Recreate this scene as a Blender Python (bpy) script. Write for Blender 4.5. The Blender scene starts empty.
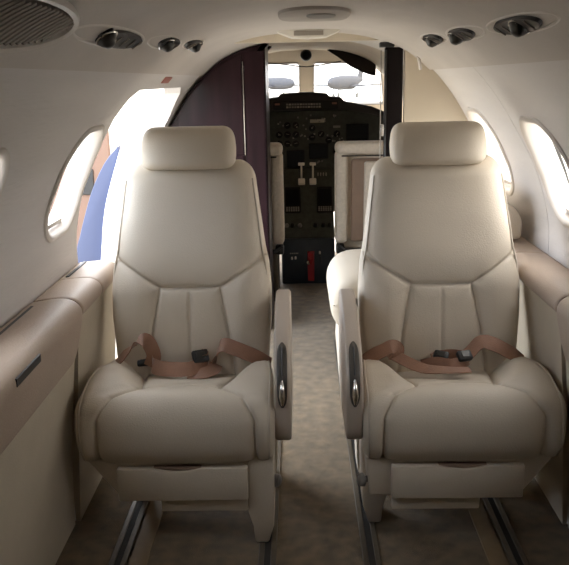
import bpy, bmesh, math, random
from mathutils import Vector, Matrix
random.seed(7)
SC = bpy.context.scene
COL = SC.collection
V = Vector
PI = math.pi

# ------------------------------------------------------------------ materials
def mat(name, col, rough=.5, metal=0., coat=0., noise=0., nscale=8., bump=0., bscale=60., spec=.5, sheen=0., stretch=None, col2=None):
    m = bpy.data.materials.new(name); m.use_nodes = True
    nt = m.node_tree; b = nt.nodes['Principled BSDF']
    b.inputs['Base Color'].default_value = (*col, 1)
    b.inputs['Roughness'].default_value = rough
    b.inputs['Metallic'].default_value = metal
    b.inputs['Coat Weight'].default_value = coat
    b.inputs['Coat Roughness'].default_value = .08
    b.inputs['Specular IOR Level'].default_value = spec
    b.inputs['Sheen Weight'].default_value = sheen
    tc = nt.nodes.new('ShaderNodeTexCoord')
    src = tc.outputs['Object']
    if stretch:
        mp = nt.nodes.new('ShaderNodeMapping'); mp.inputs['Scale'].default_value = stretch
        nt.links.new(src, mp.inputs['Vector']); src = mp.outputs['Vector']
    if noise or col2:
        n = nt.nodes.new('ShaderNodeTexNoise'); n.inputs['Scale'].default_value = nscale; n.inputs['Detail'].default_value = 5
        nt.links.new(src, n.inputs['Vector'])
        r = nt.nodes.new('ShaderNodeValToRGB')
        c2 = col2 if col2 else tuple(c*(1-noise) for c in col)
        c1 = col if col2 else tuple(min(1, c*(1+noise)) for c in col)
        r.color_ramp.elements[0].color = (*c2, 1); r.color_ramp.elements[0].position = .3
        r.color_ramp.elements[1].color = (*c1, 1); r.color_ramp.elements[1].position = .7
        nt.links.new(n.outputs['Fac'], r.inputs['Fac']); nt.links.new(r.outputs['Color'], b.inputs['Base Color'])
    if bump:
        n2 = nt.nodes.new('ShaderNodeTexNoise'); n2.inputs['Scale'].default_value = bscale; n2.inputs['Detail'].default_value = 4
        nt.links.new(src, n2.inputs['Vector'])
        bp = nt.nodes.new('ShaderNodeBump'); bp.inputs['Strength'].default_value = bump; bp.inputs['Distance'].default_value = .004
        nt.links.new(n2.outputs['Fac'], bp.inputs['Height']); nt.links.new(bp.outputs['Normal'], b.inputs['Normal'])
    return m

def glass_mat(name, tint=(1, 1, 1), refl=.06):
    m = bpy.data.materials.new(name); m.use_nodes = True
    nt = m.node_tree; nt.nodes.clear()
    o = nt.nodes.new('ShaderNodeOutputMaterial'); mx = nt.nodes.new('ShaderNodeMixShader')
    t = nt.nodes.new('ShaderNodeBsdfTransparent'); t.inputs['Color'].default_value = (*tint, 1)
    g = nt.nodes.new('ShaderNodeBsdfGlossy'); g.inputs['Roughness'].default_value = .02
    mx.inputs['Fac'].default_value = refl
    nt.links.new(t.outputs[0], mx.inputs[1]); nt.links.new(g.outputs[0], mx.inputs[2]); nt.links.new(mx.outputs[0], o.inputs['Surface'])
    return m

M = dict(
    leather=mat('cream_leather', (.60, .533, .438), .52, noise=.03, nscale=5, bump=.25, bscale=260, spec=.4),
    piping=mat('cream_piping', (.50, .44, .36), .5),
    taupe=mat('taupe_leather', (.43, .34, .27), .5, noise=.05, nscale=6, bump=.25, bscale=220, spec=.4),
    panel=mat('beige_side_panel', (.50, .44, .345), .6, noise=.04, nscale=10, bump=.15, bscale=200),
    arm=mat('grey_beige_armrest_leather', (.46, .39, .325), .5, noise=.04, nscale=8, bump=.2, bscale=220),
    insert=mat('smoked_control_insert', (.085, .075, .065), .4),
    lining=mat('pale_wall_lining', (.66, .635, .625), .62, noise=.03, nscale=14, bump=.3, bscale=120, stretch=(1, .15, 1)),
    ceiling=mat('pale_ceiling_lining', (.565, .525, .49), .6, noise=.04, nscale=5, bump=.2, bscale=90),
    frame=mat('window_surround', (.66, .62, .58), .45),
    dark_gap=mat('dark_gap', (.02, .018, .016), .8),
    carpet=mat('beige_carpet', (.215, .152, .080), .95, col2=(.105, .073, .037), nscale=22, bump=1., bscale=420, sheen=.2),
    rail=mat('aluminium_rail', (.105, .085, .06), .55, metal=.3, noise=.1, nscale=40),
    trimtan=mat('tan_rail_cover', (.23, .165, .09), .6, noise=.08, nscale=30),
    lacquer=mat('dark_plum_lacquer', (.020, .008, .011), .34, coat=.08, spec=.15, noise=.35, nscale=3, stretch=(6, 6, .6)),
    black_lacquer=mat('black_lacquer', (.008, .0055, .006), .5, spec=.12),
    chrome=mat('polished_metal', (.75, .73, .70), .18, metal=1.),
    dark_metal=mat('dark_metal', (.05, .048, .045), .35, metal=.6),
    black=mat('black_plastic', (.012, .012, .013), .45),
    grey=mat('grey_plastic', (.20, .185, .17), .5),
    ribgrey=mat('grille_grey', (.33, .30, .26), .5),
    belt=mat('copper_webbing', (.27, .138, .084), .5, noise=.1, nscale=40, bump=.4, bscale=300, sheen=.3),
    bulk=mat('cream_bulkhead', (.60, .53, .42), .6, noise=.03, nscale=4),
    cockpit=mat('beige_cockpit_lining', (.46, .38, .29), .7, noise=.05, nscale=8),
    instrument=mat('instrument_panel_grey', (.045, .050, .043), .65, spec=.3, noise=.25, nscale=30),
    hood=mat('glareshield_black', (.018, .016, .015), .75),
    screen=mat('dark_screen', (.003, .004, .006), .35, spec=.15),
    bezel=mat('black_bezel', (.008, .008, .009), .5, spec=.2),
    mark=mat('pale_marking', (.34, .32, .26), .5),
    amber=mat('amber_marking', (.22, .09, .06), .5),
    navy=mat('navy_panel', (.013, .022, .034), .42, noise=.15, nscale=20),
    red=mat('red_handle', (.32, .012, .02), .35),
    white=mat('white_plastic', (.72, .69, .62), .4),
    sheep=mat('cream_seat_cover', (.62, .55, .46), .8, noise=.08, nscale=60, bump=.8, bscale=150, sheen=.3),
    brown=mat('brown_seat_panel', (.25, .17, .12), .6, noise=.08, nscale=12),
    placard=mat('faded_red_placard', (.42, .17, .14), .5, noise=.15, nscale=60),
    hatch=mat('grey_ceiling_panel', (.38, .345, .31), .6, noise=.08, nscale=12),
    blue=mat('blue_panel', (.042, .056, .118), .5, noise=.06, nscale=5),
    edge=mat('white_edge', (.82, .83, .86), .5),
    concrete=mat('pale_concrete', (.50, .46, .38), .9, noise=.12, nscale=.8),
    hangar=mat('pale_hangar_wall', (.62, .57, .52), .8, noise=.05, nscale=.5),
    peach=mat('tan_wall', (.16, .10, .075), .8, noise=.08, nscale=.5),
    hroof=mat('hangar_roof', (.20, .22, .26), .7),
    plane=mat('grey_aircraft_paint', (.06, .062, .07), .8, spec=.1),
    glass=glass_mat('cabin_glass', (.97, .975, .98)),
)

# ------------------------------------------------------------------ mesh helpers
def link(name, me, m, parent=None, loc=None, sharp=.7):
    if m is not None: me.materials.append(m)
    if len(me.polygons):
        me.polygons.foreach_set('use_smooth', [True]*len(me.polygons))
        if sharp: me.set_sharp_from_angle(angle=sharp)
    o = bpy.data.objects.new(name, me); COL.objects.link(o)
    if parent is not None: o.parent = parent
    if loc is not None: o.location = loc
    return o

def from_bm(name, bm, m, parent=None, sharp=.7, fix=True):
    if fix: bmesh.ops.recalc_face_normals(bm, faces=bm.faces)
    me = bpy.data.meshes.new(name); bm.to_mesh(me); bm.free()
    return link(name, me, m, parent, sharp=sharp)

def add_loft(bm, rings, closed=True, caps=True):
    vs = [[bm.verts.new(p) for p in r] for r in rings]
    n = len(rings[0])
    for a, b in zip(vs[:-1], vs[1:]):
        for i in range(n if closed else n-1):
            j = (i+1) % n
            bm.faces.new((a[i], a[j], b[j], b[i]))
    if caps and closed:
        bm.faces.new(vs[0][::-1]); bm.faces.new(vs[-1])
    return vs

def loft(name, rings, m, parent=None, closed=True, caps=True, sharp=.7):
    bm = bmesh.new(); add_loft(bm, rings, closed, caps)
    return from_bm(name, bm, m, parent, sharp)

def add_box(bm, c, s, r=.004, seg=2, rot=None):
    t = bmesh.new(); bmesh.ops.create_cube(t, size=1)
    for v in t.verts: v.co = V((v.co.x*s[0], v.co.y*s[1], v.co.z*s[2]))
    if r > 0: bmesh.ops.bevel(t, geom=list(t.edges), offset=min(r, min(s)*.49), segments=seg, profile=.5, affect='EDGES')
    if rot is not None:
        for v in t.verts: v.co = rot @ v.co
    for v in t.verts: v.co += V(c)
    me = bpy.data.meshes.new('t'); t.to_mesh(me); t.free(); bm.from_mesh(me); bpy.data.meshes.remove(me)

def box(name, c, s, m, parent=None, r=.004, seg=2, rot=None):
    bm = bmesh.new(); add_box(bm, c, s, r, seg, rot); return from_bm(name, bm, m, parent)

def add_tube(bm, pts, r, n=8):
    pts = [V(p) for p in pts]; rings = []; up = None
    for i, p in enumerate(pts):
        d = (pts[min(i+1, len(pts)-1)] - pts[max(i-1, 0)]).normalized()
        if up is None:
            up = V((0, 0, 1)) if abs(d.z) < .9 else V((1, 0, 0))
        a = (up - d*up.dot(d)).normalized(); up = a; b = d.cross(a)
        rr = r[i] if isinstance(r, (list, tuple)) else r
        rings.append([p + (a*math.cos(2*PI*k/n) + b*math.sin(2*PI*k/n))*rr for k in range(n)])
    add_loft(bm, rings)

def tube(name, pts, r, m, parent=None, n=8):
    bm = bmesh.new(); add_tube(bm, pts, r, n); return from_bm(name, bm, m, parent, sharp=1.0)

def prism(name, poly, fn, d0, d1, m, parent=None, bev=.004, seg=2, sharp=.6):
    """poly: 2D outline; fn(u,v,d)->point; extruded from d0 to d1."""
    bm = bmesh.new()
    a = [bm.verts.new(fn(u, v, d0)) for u, v in poly]; b = [bm.verts.new(fn(u, v, d1)) for u, v in poly]
    n = len(poly)
    bm.faces.new(a); bm.faces.new(b[::-1])
    for i in range(n): bm.faces.new((a[i], b[i], b[(i+1) % n], a[(i+1) % n]))
    bmesh.ops.recalc_face_normals(bm, faces=bm.faces)
    if bev:
        bmesh.ops.bevel(bm, geom=[e for e in bm.edges if e.calc_face_angle(0) > .35], offset=bev, segments=seg, profile=.5, affect='EDGES')
    return from_bm(name, bm, m, parent, sharp)

def crom(pts, n):
    """Catmull-Rom through pts, n points at equal arc length."""
    P = [V(p) for p in pts]; out = []
    for i in range(len(P)-1):
        p0 = P[i-1] if i else P[0]*2-P[1]; p1, p2 = P[i], P[i+1]
        p3 = P[i+2] if i+2 < len(P) else P[-1]*2-P[-2]
        for k in range(24):
            t = k/24
            out.append(.5*((2*p1)+(p2-p0)*t+(2*p0-5*p1+4*p2-p3)*t*t+(3*p1-p0-3*p2+p3)*t**3))
    out.append(P[-1])
    L = [0]
    for a, b in zip(out[:-1], out[1:]): L.append(L[-1]+(b-a).length)
    res = []; j = 0
    for i in range(n):
        s = L[-1]*i/(n-1)
        while j < len(L)-2 and L[j+1] < s: j += 1
        f = (s-L[j])/max(1e-9, L[j+1]-L[j]); res.append(out[j].lerp(out[j+1], min(1, f)))
    return res

def interp(x, xs, ys):
    if x <= xs[0]: return ys[0]
    for i in range(len(xs)-1):
        if x <= xs[i+1]: return ys[i]+(ys[i+1]-ys[i])*(x-xs[i])/(xs[i+1]-xs[i])
    return ys[-1]

def smooth(x, a, b):
    t = max(0, min(1, (x-a)/(b-a))); return t*t*(3-2*t)

def tag(o, label=None, cat=None, group=None, kind=None):
    if label: o['label'] = label
    if cat: o['category'] = cat
    if group: o['group'] = group
    if kind: o['kind'] = kind
    return o

def thing(name, label, cat, loc=(0, 0, 0), group=None, kind=None):
    o = bpy.data.objects.new(name, None); COL.objects.link(o); o.location = loc; o.empty_display_size = .1
    return tag(o, label, cat, group, kind)

def struct(o, label=None):
    o['kind'] = 'structure'
    if label: o['label'] = label
    return o

def segdist(px, py, a, b):
    dx, dy = b[0]-a[0], b[1]-a[1]
    t = max(0, min(1, ((px-a[0])*dx+(py-a[1])*dy)/(dx*dx+dy*dy)))
    return math.hypot(px-a[0]-t*dx, py-a[1]-t*dy)

def boolean_cut(o, cutters):
    for c in cutters:
        md = o.modifiers.new('b', 'BOOLEAN'); md.operation = 'DIFFERENCE'; md.object = c; md.solver = 'EXACT'
    dg = bpy.context.evaluated_depsgraph_get(); dg.update()
    me = bpy.data.meshes.new_from_object(o.evaluated_get(dg))
    o.modifiers.clear(); old = o.data; o.data = me; bpy.data.meshes.remove(old)
    me.polygons.foreach_set('use_smooth', [True]*len(me.polygons)); me.set_sharp_from_angle(angle=.5)
    for c in cutters: bpy.data.objects.remove(c)

# ------------------------------------------------------------------ fuselage cross-section
CX = .04
SEC = crom([(.745, 0, 0), (.79, .4, 0), (.80, .72, 0), (.785, .86, 0), (.74, 1.0, 0), (.675, 1.12, 0), (.60, 1.237, 0), (.515, 1.335, 0),
            (.41, 1.418, 0), (.28, 1.470, 0), (.14, 1.494, 0), (0, 1.5, 0)], 260)
SL = [0.]
for a, b in zip(SEC[:-1], SEC[1:]): SL.append(SL[-1]+(b-a).length)
def s_of_z(z):
    for i in range(len(SEC)-1):
        if SEC[i+1].y >= z: return SL[i]+(SL[i+1]-SL[i])*(z-SEC[i].y)/max(1e-6, SEC[i+1].y-SEC[i].y)
    return SL[-1]
def s_of_r(r):
    for i in range(len(SEC)-1, 0, -1):
        if SEC[i-1].x >= r: return SL[i]-(SL[i]-SL[i-1])*(r-SEC[i].x)/max(1e-6, SEC[i-1].x-SEC[i].x)
    return 0
def wall_r(z):
    s = s_of_z(z); return sp(s)[0]
def sp(s):
    """r, z and outward normal (nr, nz) at arc length s; beyond the crown it runs down the other side."""
    flip = False
    if s > SL[-1]: s = 2*SL[-1]-s; flip = True
    f = max(0, min(len(SEC)-1.001, s/SL[-1]*(len(SEC)-1))); i = int(f); k = f-i
    p = SEC[i].lerp(SEC[i+1], k); a = SEC[max(0, i-2)]; b = SEC[min(len(SEC)-1, i+3)]
    d = (b-a).normalized(); nr, nz = d.y, -d.x
    if f > len(SEC)-3: nr = 0; nz = 1
    r = p.x
    if flip: r = -r; nr = -nr
    return r, p.y, nr, nz
def surf(side, s, Y, off=0.):
    """point on the cabin lining; off > 0 goes outward (behind the lining)."""
    r, z, nr, nz = sp(s)
    if nz < 0: nz = -nz if s > .9 else nz
    return V((CX+side*(r+nr*off), Y, z+nz*off))
def nrm(side, s):
    r, z, nr, nz = sp(s); return V((side*nr, 0, nz if s < .9 else abs(nz)))

def shell(name, side, s0, s1, Y0, Y1, m, th=.06, off=0., n=60):
    rings = []
    for Y in (Y0, Y1):
        inner = [surf(side, s0+(s1-s0)*i/n, Y, off) for i in range(n+1)]
        outer = [surf(side, s0+(s1-s0)*i/n, Y, off+th) for i in range(n, -1, -1)]
        rings.append(inner+outer)
    return loft(name, rings, m, None, True, True, sharp=.5)

def rrect(w, h, r, n=10):
    """rounded rectangle outline centred on 0, half sizes w, h."""
    out = []
    for k, (cx, cy) in enumerate(((w-r, h-r), (-w+r, h-r), (-w+r, -h+r), (w-r, -h+r))):
        for i in range(n+1):
            a = PI/2*(k+i/n); out.append((cx+r*math.cos(a), cy+r*math.sin(a)))
    return out

S_TOP = s_of_z(1.345)
YA, YB = -1.3, 3.96          # cabin ends
floor = box('floor', (CX, 2.3, -.03), (1.62, 7.3, .06), M['carpet'], r=0); struct(floor)
wl = shell('wall_left', -1, 0, S_TOP, YA, YB, M['lining'])
wr = shell('wall_right', 1, 0, S_TOP, YA, 2.598, M['lining'])
wr2 = shell('wall_right', 1, 0, S_TOP, 2.602, YB, M['lining'])
bk = shell('trim_1', 1, s_of_z(.7), S_TOP, 2.56, 2.64, M['dark_gap'], th=.02, off=.0605)
cl = shell('ceiling', -1, s_of_z(1.335), 2*SL[-1]-s_of_z(1.335), YA, YB, M['ceiling'], th=.06, off=-.010, n=90)
for o in (wl, wr, wr2, bk, cl): struct(o)

# windows: centre Y and side
WIN = [(-1, 2.355), (-1, 1.52), (1, 2.365), (1, 3.135), (1, 1.5)]
WHW, WHH = .162, .166
S_WIN = s_of_z(1.018)
def ring_on(side, Yc, w, h, r, off, n=10):
    return [surf(side, S_WIN+v, Yc+u, off) for u, v in rrect(w, h, r, n)]
cuts = {id(wl): [], id(wr): [], id(wr2): []}
for side, Yc in WIN:
    c = loft('cut', [ring_on(side, Yc, WHW+.006, WHH+.006, .115, -.05), ring_on(side, Yc, WHW+.006, WHH+.006, .115, .13)], None)
    tgt = wl if side < 0 else (wr if Yc < 2.6 else wr2)
    cuts[id(tgt)].append(c)
# entrance door opening
dp = [(2.585, -.02), (2.585, .72), (2.57, 1.0), (2.55, 1.19), (2.60, 1.25), (2.68, 1.277), (3.62, 1.277), (3.74, 1.25), (3.84, 1.15), (3.86, .9), (3.86, -.02)]
cuts[id(wl)].append(prism('cut', dp, lambda u, v, d: V((d, u, v)), -1.2, -.40, None, bev=0))
for o in (wl, wr, wr2): boolean_cut(o, cuts[id(o)])
for i, (side, Yc) in enumerate(WIN):
    w = thing('window_%d' % (i+1), None, None, kind='structure')
    prof = [(.022, .001), (.020, -.005), (.015, -.008), (.009, -.008), (.003, -.005), (-.002, .004), (-.006, .03), (-.009, .062)]
    loft('window_frame', [ring_on(side, Yc, WHW+a, WHH+a, .115+a*.8, b) for a, b in prof], M['frame'], w, caps=False)
    bm = bmesh.new()
    ctr = bm.verts.new(surf(side, S_WIN, Yc, .046)); prev = None
    for k in (.34, .67, 1.0):
        rg = [bm.verts.new(surf(side, S_WIN+v*k, Yc+u*k, .046)) for u, v in rrect(WHW-.003, WHH-.003, .113)]
        for j in range(len(rg)):
            q = (j+1) % len(rg)
            if prev is None: bm.faces.new((ctr, rg[j], rg[q]))
            else: bm.faces.new((prev[j], rg[j], rg[q], prev[q]))
        prev = rg
    from_bm('pane', bm, M['glass'], w)
    # lower edge of a raised shade at the bottom of the opening
    bm = bmesh.new()
    add_loft(bm, [[surf(side, S_WIN-WHH+.012+a, Yc+u, o) for a, o in ((0, .018), (.014, .018), (.014, .028), (0, .028))] for u in (-.085, -.03, .03, .085)])
    from_bm('shade_rail', bm, M['frame'], w)

# end walls
def sec_poly(xmin, xmax, zmin=0., dr=0., ztop=9):
    """outline of the part of the cross-section between xmin and xmax."""
    top = []
    for i in range(0, 121):
        x = xmin+(xmax-xmin)*i/120; r = abs(x-CX)
        z = 1.5 if r < .001 else sp(s_of_r(r))[1]
        if r >= .80: z = .72
        top.append((x, min(z-dr, ztop)))
    return top
def front_poly(xmin, xmax, zmin=0., dr=0.):
    return [(xmin, zmin)]+sec_poly(xmin, xmax, zmin, dr)+[(xmax, zmin)]
XZ = lambda u, v, d: V((u, d, v))
wb = prism('wall_back', [(CX-.86, 0), (CX-.86, .75), (CX-.7, 1.15), (CX-.4, 1.5), (CX+.4, 1.5), (CX+.7, 1.15), (CX+.86, .75), (CX+.86, 0)], XZ, YA-.06, YA-.001, M['bulk'], bev=0); struct(wb)

# cream bulkhead right of the cockpit doorway, follows the lining
rp = [(.445, 0)]
for i in range(0, 61):
    z = 1.412*(1-i/60); rp.append((CX+wall_r(z)+.012, z+.010 if z > .8 else z))
wf = prism('wall_front', [(.445, 0), (.445, 1.425)] + rp[1:], XZ, 3.365, 3.40, M['bulk'], bev=0); struct(wf)
hp = [(x, 1.452) for x in (-.30, .38)]
hz = sec_poly(.38, -.30, 0, .008)
hh = prism('trim_3', [(-.30, 1.4525)]+[(x, max(z, 1.454)) for x, z in hz[::-1]]+[(.38, 1.4525)], XZ, 3.40, 3.44, M['bulk'], bev=0); struct(hh)

# seat rails in the floor
def rail(n, X, tan_side):
    e = thing('trim_%d' % n, None, None, kind='structure')
    bm = bmesh.new()
    for dx, w in ((-.017, .016), (.017, .016)): add_box(bm, (X+dx, 1.5, .003), (w, 4.6, .008), .002, 1)
    from_bm('rail', bm, M['rail'], e)
    box('rail_slot', (X, 1.5, .0015), (.018, 4.6, .004), M['dark_gap'], e, 0)
    if tan_side: box('rail_cover', (X+tan_side*.058, 1.5, .003), (.05, 4.6, .007), M['trimtan'], e, .002)
rail(4, -.524, 1); rail(5, -.106, 0); rail(6, .186, 0); rail(7, .589, -1)

# ------------------------------------------------------------------ side ledges
YZ = lambda u, v, d: V((d, u, v))
def ledge(label, side, Y0, Y1, deep, group, split=None, slot=None, wallslot=None):
    """upholstered ledge along the cabin side; deep ones roll down into a padded armrest panel."""
    root = thing('side_ledge', label, 'ledge', (CX+side*.72, (Y0+Y1)/2, 0), group)
    ox, oy = root.location.x, root.location.y
    wx = lambda z: wall_r(z)-.006
    if deep: prof = [(wx(.70), .70), (wx(.715), .712), (.74, .722), (.70, .724), (.672, .716), (.655, .698), (.652, .67), (.662, .62), (.672, .58), (.684, .545), (.690, .533), (.704, .526), (.725, .53), (.74, .60), (.76, .68)]
    else: prof = [(wx(.70), .70), (wx(.715), .711), (.74, .718), (.70, .719), (.678, .713), (.663, .700), (.658, .682), (.664, .664), (.68, .658), (.74, .66), (.77, .68)]
    pts = crom([(p[0], p[1], 0) for p in prof], 70)
    cuts = [Y0]+([split] if split else [])+[Y1]
    for a, b in zip(cuts[:-1], cuts[1:]):
        rings = []
        for k in range(13):
            # rounded ends
            f = k/12; y = a+.0015+(b-a-.003)*f
            e = min(y-a, b-y); rd = .03 if deep else .012
            sh = 0 if e > rd else rd-math.sqrt(max(0, rd*rd-(rd-e)**2))
            rings.append((y, sh))
        extra = []
        for e in (0, .002, .005, .01, .018, .03):
            extra += [a+.0015+e, b-.0015-e]
        ys = sorted(set([r[0] for r in rings]+extra))
        rr = []
        cxp, czp = (.72, .62) if deep else (.72, .69)
        for y in ys:
            e = min(y-a, b-y); rd = .026 if deep else .010
            sh = 0 if e > rd else rd-math.sqrt(max(0, rd*rd-(rd-max(e, 0))**2))
            ring = []
            for p in pts:
                d = V((cxp-p.x, czp-p.y)); L = d.length; d = d/L if L else d
                if p.x > .75: d = V((0, d.y))
                q = V((p.x, p.y))+d*min(sh, L*.8)
                ring.append(V((CX+side*q.x-ox, y-oy, q.y)))
            rr.append(ring)
        loft('ledge_pad', rr, M['taupe'], root)
    # lower side panel
    if deep: lp = [(.684, .56), (.690, .53), (.722, .25), (.733, .012), (.744, .012), (.755, .30), (.75, .56)]
    else: lp = [(.672, .668), (.676, .62), (.700, .35), (.722, .012), (.735, .012), (.74, .35), (.72, .67)]
    rr = [[V((CX+side*x-ox, y-oy, z)) for x, z in lp] for y in (Y0, Y1-(.012 if deep else 0))]
    loft('side_panel', rr, M['panel'], root, sharp=.5)
    if slot:
        y0, y1, z = slot
        rr = [[V((CX+side*x-ox, y-oy, zz)) for x, zz in ((.6495, z+.009), (.6580, z+.011), (.6600, z-.011), (.6500, z-.009))] for y in (y0, y1)]
        loft('pull_slot', rr, M['black'], root)
    if wallslot:
        for a, b in wallslot:
            bm = bmesh.new(); add_box(bm, (CX+side*.772-ox, (a+b)/2-oy, .7155), (.012, b-a, .006), .002, 1); from_bm('vent_slot', bm, M['black'], root)
    return root
ledge('long padded taupe ledge with black pull slot along the left wall', -1, -.9, 2.10, True, None, slot=(1.55, 1.71, .684), wallslot=[(1.5, 2.03)])
ledge('short taupe ledge between the left padded ledge and the open doorway', -1, 2.106, 2.585, False, None, split=2.34, wallslot=[(2.36, 2.57)])
ledge('long padded taupe ledge along the right wall under the near window', 1, -.9, 2.06, True, None)
ledge('taupe ledge under the right windows beside the right cabin seat', 1, 2.066, 3.33, False, None, split=2.60)

# ------------------------------------------------------------------ cabin seats
def yback(z): return .405+(z-.40)*.235-.02*math.sin(PI*max(0, min(1, (z-.4)/.64)))
def make_seat(label, X, Y, a, belts, group, legy=0.):
    """a = +1: aisle side is +x. Local: front of the cushion at y=0, back towards +y."""
    root = thing('cabin_seat', label, 'seat', (X, Y, 0), group)
    # ---- backrest
    HZ = [.34, .45, .58, .66, .74, .765, .79, .90, .98, 1.06]; HW = [.232, .247, .256, .256, .250, .244, .239, .224, .213, .203]
    def hw(z):
        w = interp(z, HZ, HW)
        if z > .995:
            t = min(1, (z-.995)/.06); w -= .05-.05*math.sqrt(max(0, 1-t*t))
        return w
    segs = []
    for sg in (-1, 1):
        segs += [((sg*.27, .785), (sg*.094, .675), 1.), ((sg*.094, .675), (sg*.122, .53), 1.), ((sg*.122, .53), (sg*.142, .36), 1.)]
    segs += [((-.094, .675), (.094, .675), 1.), ((0, .675), (0, .36), .45)]
    zs = [.34+(1.055-.34)*i/170 for i in range(160)]+[1.0095+.0455*math.sin(PI/2*k/9) for k in range(1, 10)]
    zs = sorted(zs); zs = [z for z in zs if z <= 1.0545]
    NF, NB = 130, 26; rings = []
    def T(u, z):
        g = 1.
        if z > .995: t = min(1, (z-.995)/.06); g = math.sqrt(max(0.0004, 1-t*t))
        return g
    for z in zs:
        ring = []; w = hw(z); y0 = yback(z)
        for i in range(NF+1):
            ph = PI*(i/NF-.5); u = math.sin(ph)*.55+ (i/NF*2-1)*.45
            x = u*w; f = .074*max(0, 1-abs(u)**5.5)**.5*T(u, z)
            dd = 0
            for p, q, amp in segs:
                d = segdist(x, z, p, q)
                if d < .10: dd = max(dd, amp*(.0085*math.exp(-(d/.0046)**2)+.010*math.exp(-d/.022)))
            wing = .012*smooth(abs(x), .10, .17)*smooth(.76-z, 0, .10)
            hollow = .016*math.cos(min(1, abs(u))*PI/2)*smooth(z, .74, .86)*smooth(1.04-z, 0, .12)
            ring.append(V((x, y0-f+dd*min(1, f/.03)-wing*min(1, f/.04)+hollow*.6, z)))
        for i in range(1, NB):
            ph = PI*(i/NB-.5); u = -math.sin(ph)
            ring.append(V((u*w, y0+.062*max(0, 1-abs(u)**5)**.5*T(u, z), z)))
        rings.append(ring)
    br = loft('backrest', rings, M['leather'], root, sharp=None)
    for sg in (-1, 1):
        pts = []
        for i in range(60):
            z = .36+(1.00-.36)*i/59; u = .955; w = hw(z)
            pts.append(V((sg*u*w, yback(z)-.074*(1-u**5.5)**.5*T(u, z)-.001, z)))
        tube('piping', pts, .0032, M['piping'], br, 6)
    # ---- headrest
    rings = []; hz0, hz1 = 1.032, 1.163; n = 40
    ts = [-math.cos(PI*k/30) for k in range(31)]
    for t in ts:
        z = (hz0+hz1)/2+(hz1-hz0)/2*t
        k = max(0.0, 1-abs(t)**4.2)**(1/2.6)
        k = max(k, .02)
        wx = (.150-.010*max(0, t))*(.62+.38*k) if k > .03 else .085
        wx = (.151-.008*max(0, t))*(1-.30*(1-k)); wy = .058*k
        yc = .505+.04*(t+1)/2
        ring = []
        for i in range(64):
            A = 2*PI*i/64; c, s = math.cos(A), math.sin(A); e = 2/4.2
            x = wx*math.copysign(abs(c)**e, c); y = wy*math.copysign(abs(s)**(2/2.6), s)
            y -= .012*(1-(x/.16)**2)*(1 if s < 0 else 0)*k
            ring.append(V((x, yc+y, z)))
        rings.append(ring)
    hr = loft('headrest', rings, M['leather'], root, sharp=None)
    for x in (-.06, .06): tube('headrest_post', [(x, .535, .98), (x, .535, 1.06)], .007, M['chrome'], root)
    # ---- cushion
    prof = crom([(0, .47, .375), (0, .40, .395), (0, .30, .412), (0, .20, .434), (0, .13, .450), (0, .075, .460), (0, .035, .456), (0, .004, .434), (0, -.013, .395), (0, -.015, .345), (0, -.008, .305), (0, .010, .270)], 190)
    L = [0.]
    for p, q in zip(prof[:-1], prof[1:]): L.append(L[-1]+(q-p).length)
    XS = ([0, .30, .375, .44, .52, .74], [.170, .124, .110, .182, .216, .216])
    segs = []
    for sg in (-1, 1):
        for i in range(5): segs.append(((sg*XS[1][i], XS[0][i]), (sg*XS[1][i+1], XS[0][i+1])))
    cs = [(-.119+.238*i/10, .335+.038*((i-5)/5)**2) for i in range(11)]
    for p, q in zip(cs[:-1], cs[1:]): segs.append((p, q))
    NS = 120; rings = []; pipe = {-1: [], 1: []}
    for i, p in enumerate(prof):
        tan = (prof[min(i+1, len(prof)-1)]-prof[max(i-1, 0)]).normalized()
        N = V((0, tan.z, -tan.y)); N = -N if N.z < 0 and N.y > 0 else N
        N = V((0, -(-tan.z), -tan.y)) if False else V((0, tan.z, -tan.y))
        w = interp(L[i], [0, .15, .35, .50, .62, .73], [.246, .260, .272, .273, .271, .264]); r = .034
        ring = []
        drop = .15-.04*smooth(L[i], .5, .68)
        S = [-1]*0
        row = []
        for k in range(6): row.append((-w+.012*(1-k/5), -drop+(drop-r)*k/5))
        for k in range(1, 9):
            A = PI-(PI/2)*k/8; row.append((-w+r+r*math.cos(A), -r+r*math.sin(A)))
        for k in range(1, NS): row.append((-w+r+(2*w-2*r)*k/NS, 0))
        for k in range(0, 8):
            A = PI/2-(PI/2)*k/8; row.append((w-r+r*math.cos(A), -r+r*math.sin(A)))
        for k in range(6): row.append((w-.012*k/5, -r-(drop-r)*k/5))
        rear = 1-smooth(L[i], .24, .47)
        for x, o in row:
            if o > -r*.9:
                dd = 0
                for p1, q1 in segs:
                    d = segdist(x, L[i], p1, q1)
                    if d < .09: dd = max(dd, .009*math.exp(-(d/.005)**2)+.011*math.exp(-d/.018))
                fade = smooth(o, -r*.9, -r*.2)
                xs = interp(L[i], *XS)
                bol = .046*rear*smooth(abs(x), xs-.005, xs+.07)
                frontb = -.008*smooth(L[i], .33, .42)*smooth(abs(x), xs, xs+.06)*(1-smooth(L[i], .50, .58))
                crown = .005*(1-(x/w)**2)*smooth(L[i], .3, .42)
                o2 = o+fade*(-dd+bol+frontb+crown)
            else: o2 = o
            if x*a < 0: x *= 1+.045*smooth(-x*a, .12, .26)
            ring.append(p+V((x, 0, 0))+N*o2)
        rings.append(ring)
        for sg, idx in ((-1, 5+5), (1, 5+8+NS-1+5-1)):
            pipe[sg].append(ring[idx]+N*.0005)
    cu = loft('seat_cushion', rings, M['leather'], root, sharp=None)
    for sg in (-1, 1): tube('piping', pipe[sg][8::3], .003, M['piping'], cu, 6)
    # ---- base: shell with drawer, pan and legs
    fn = lambda u, v, d: V((a*u, d, v))
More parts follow.
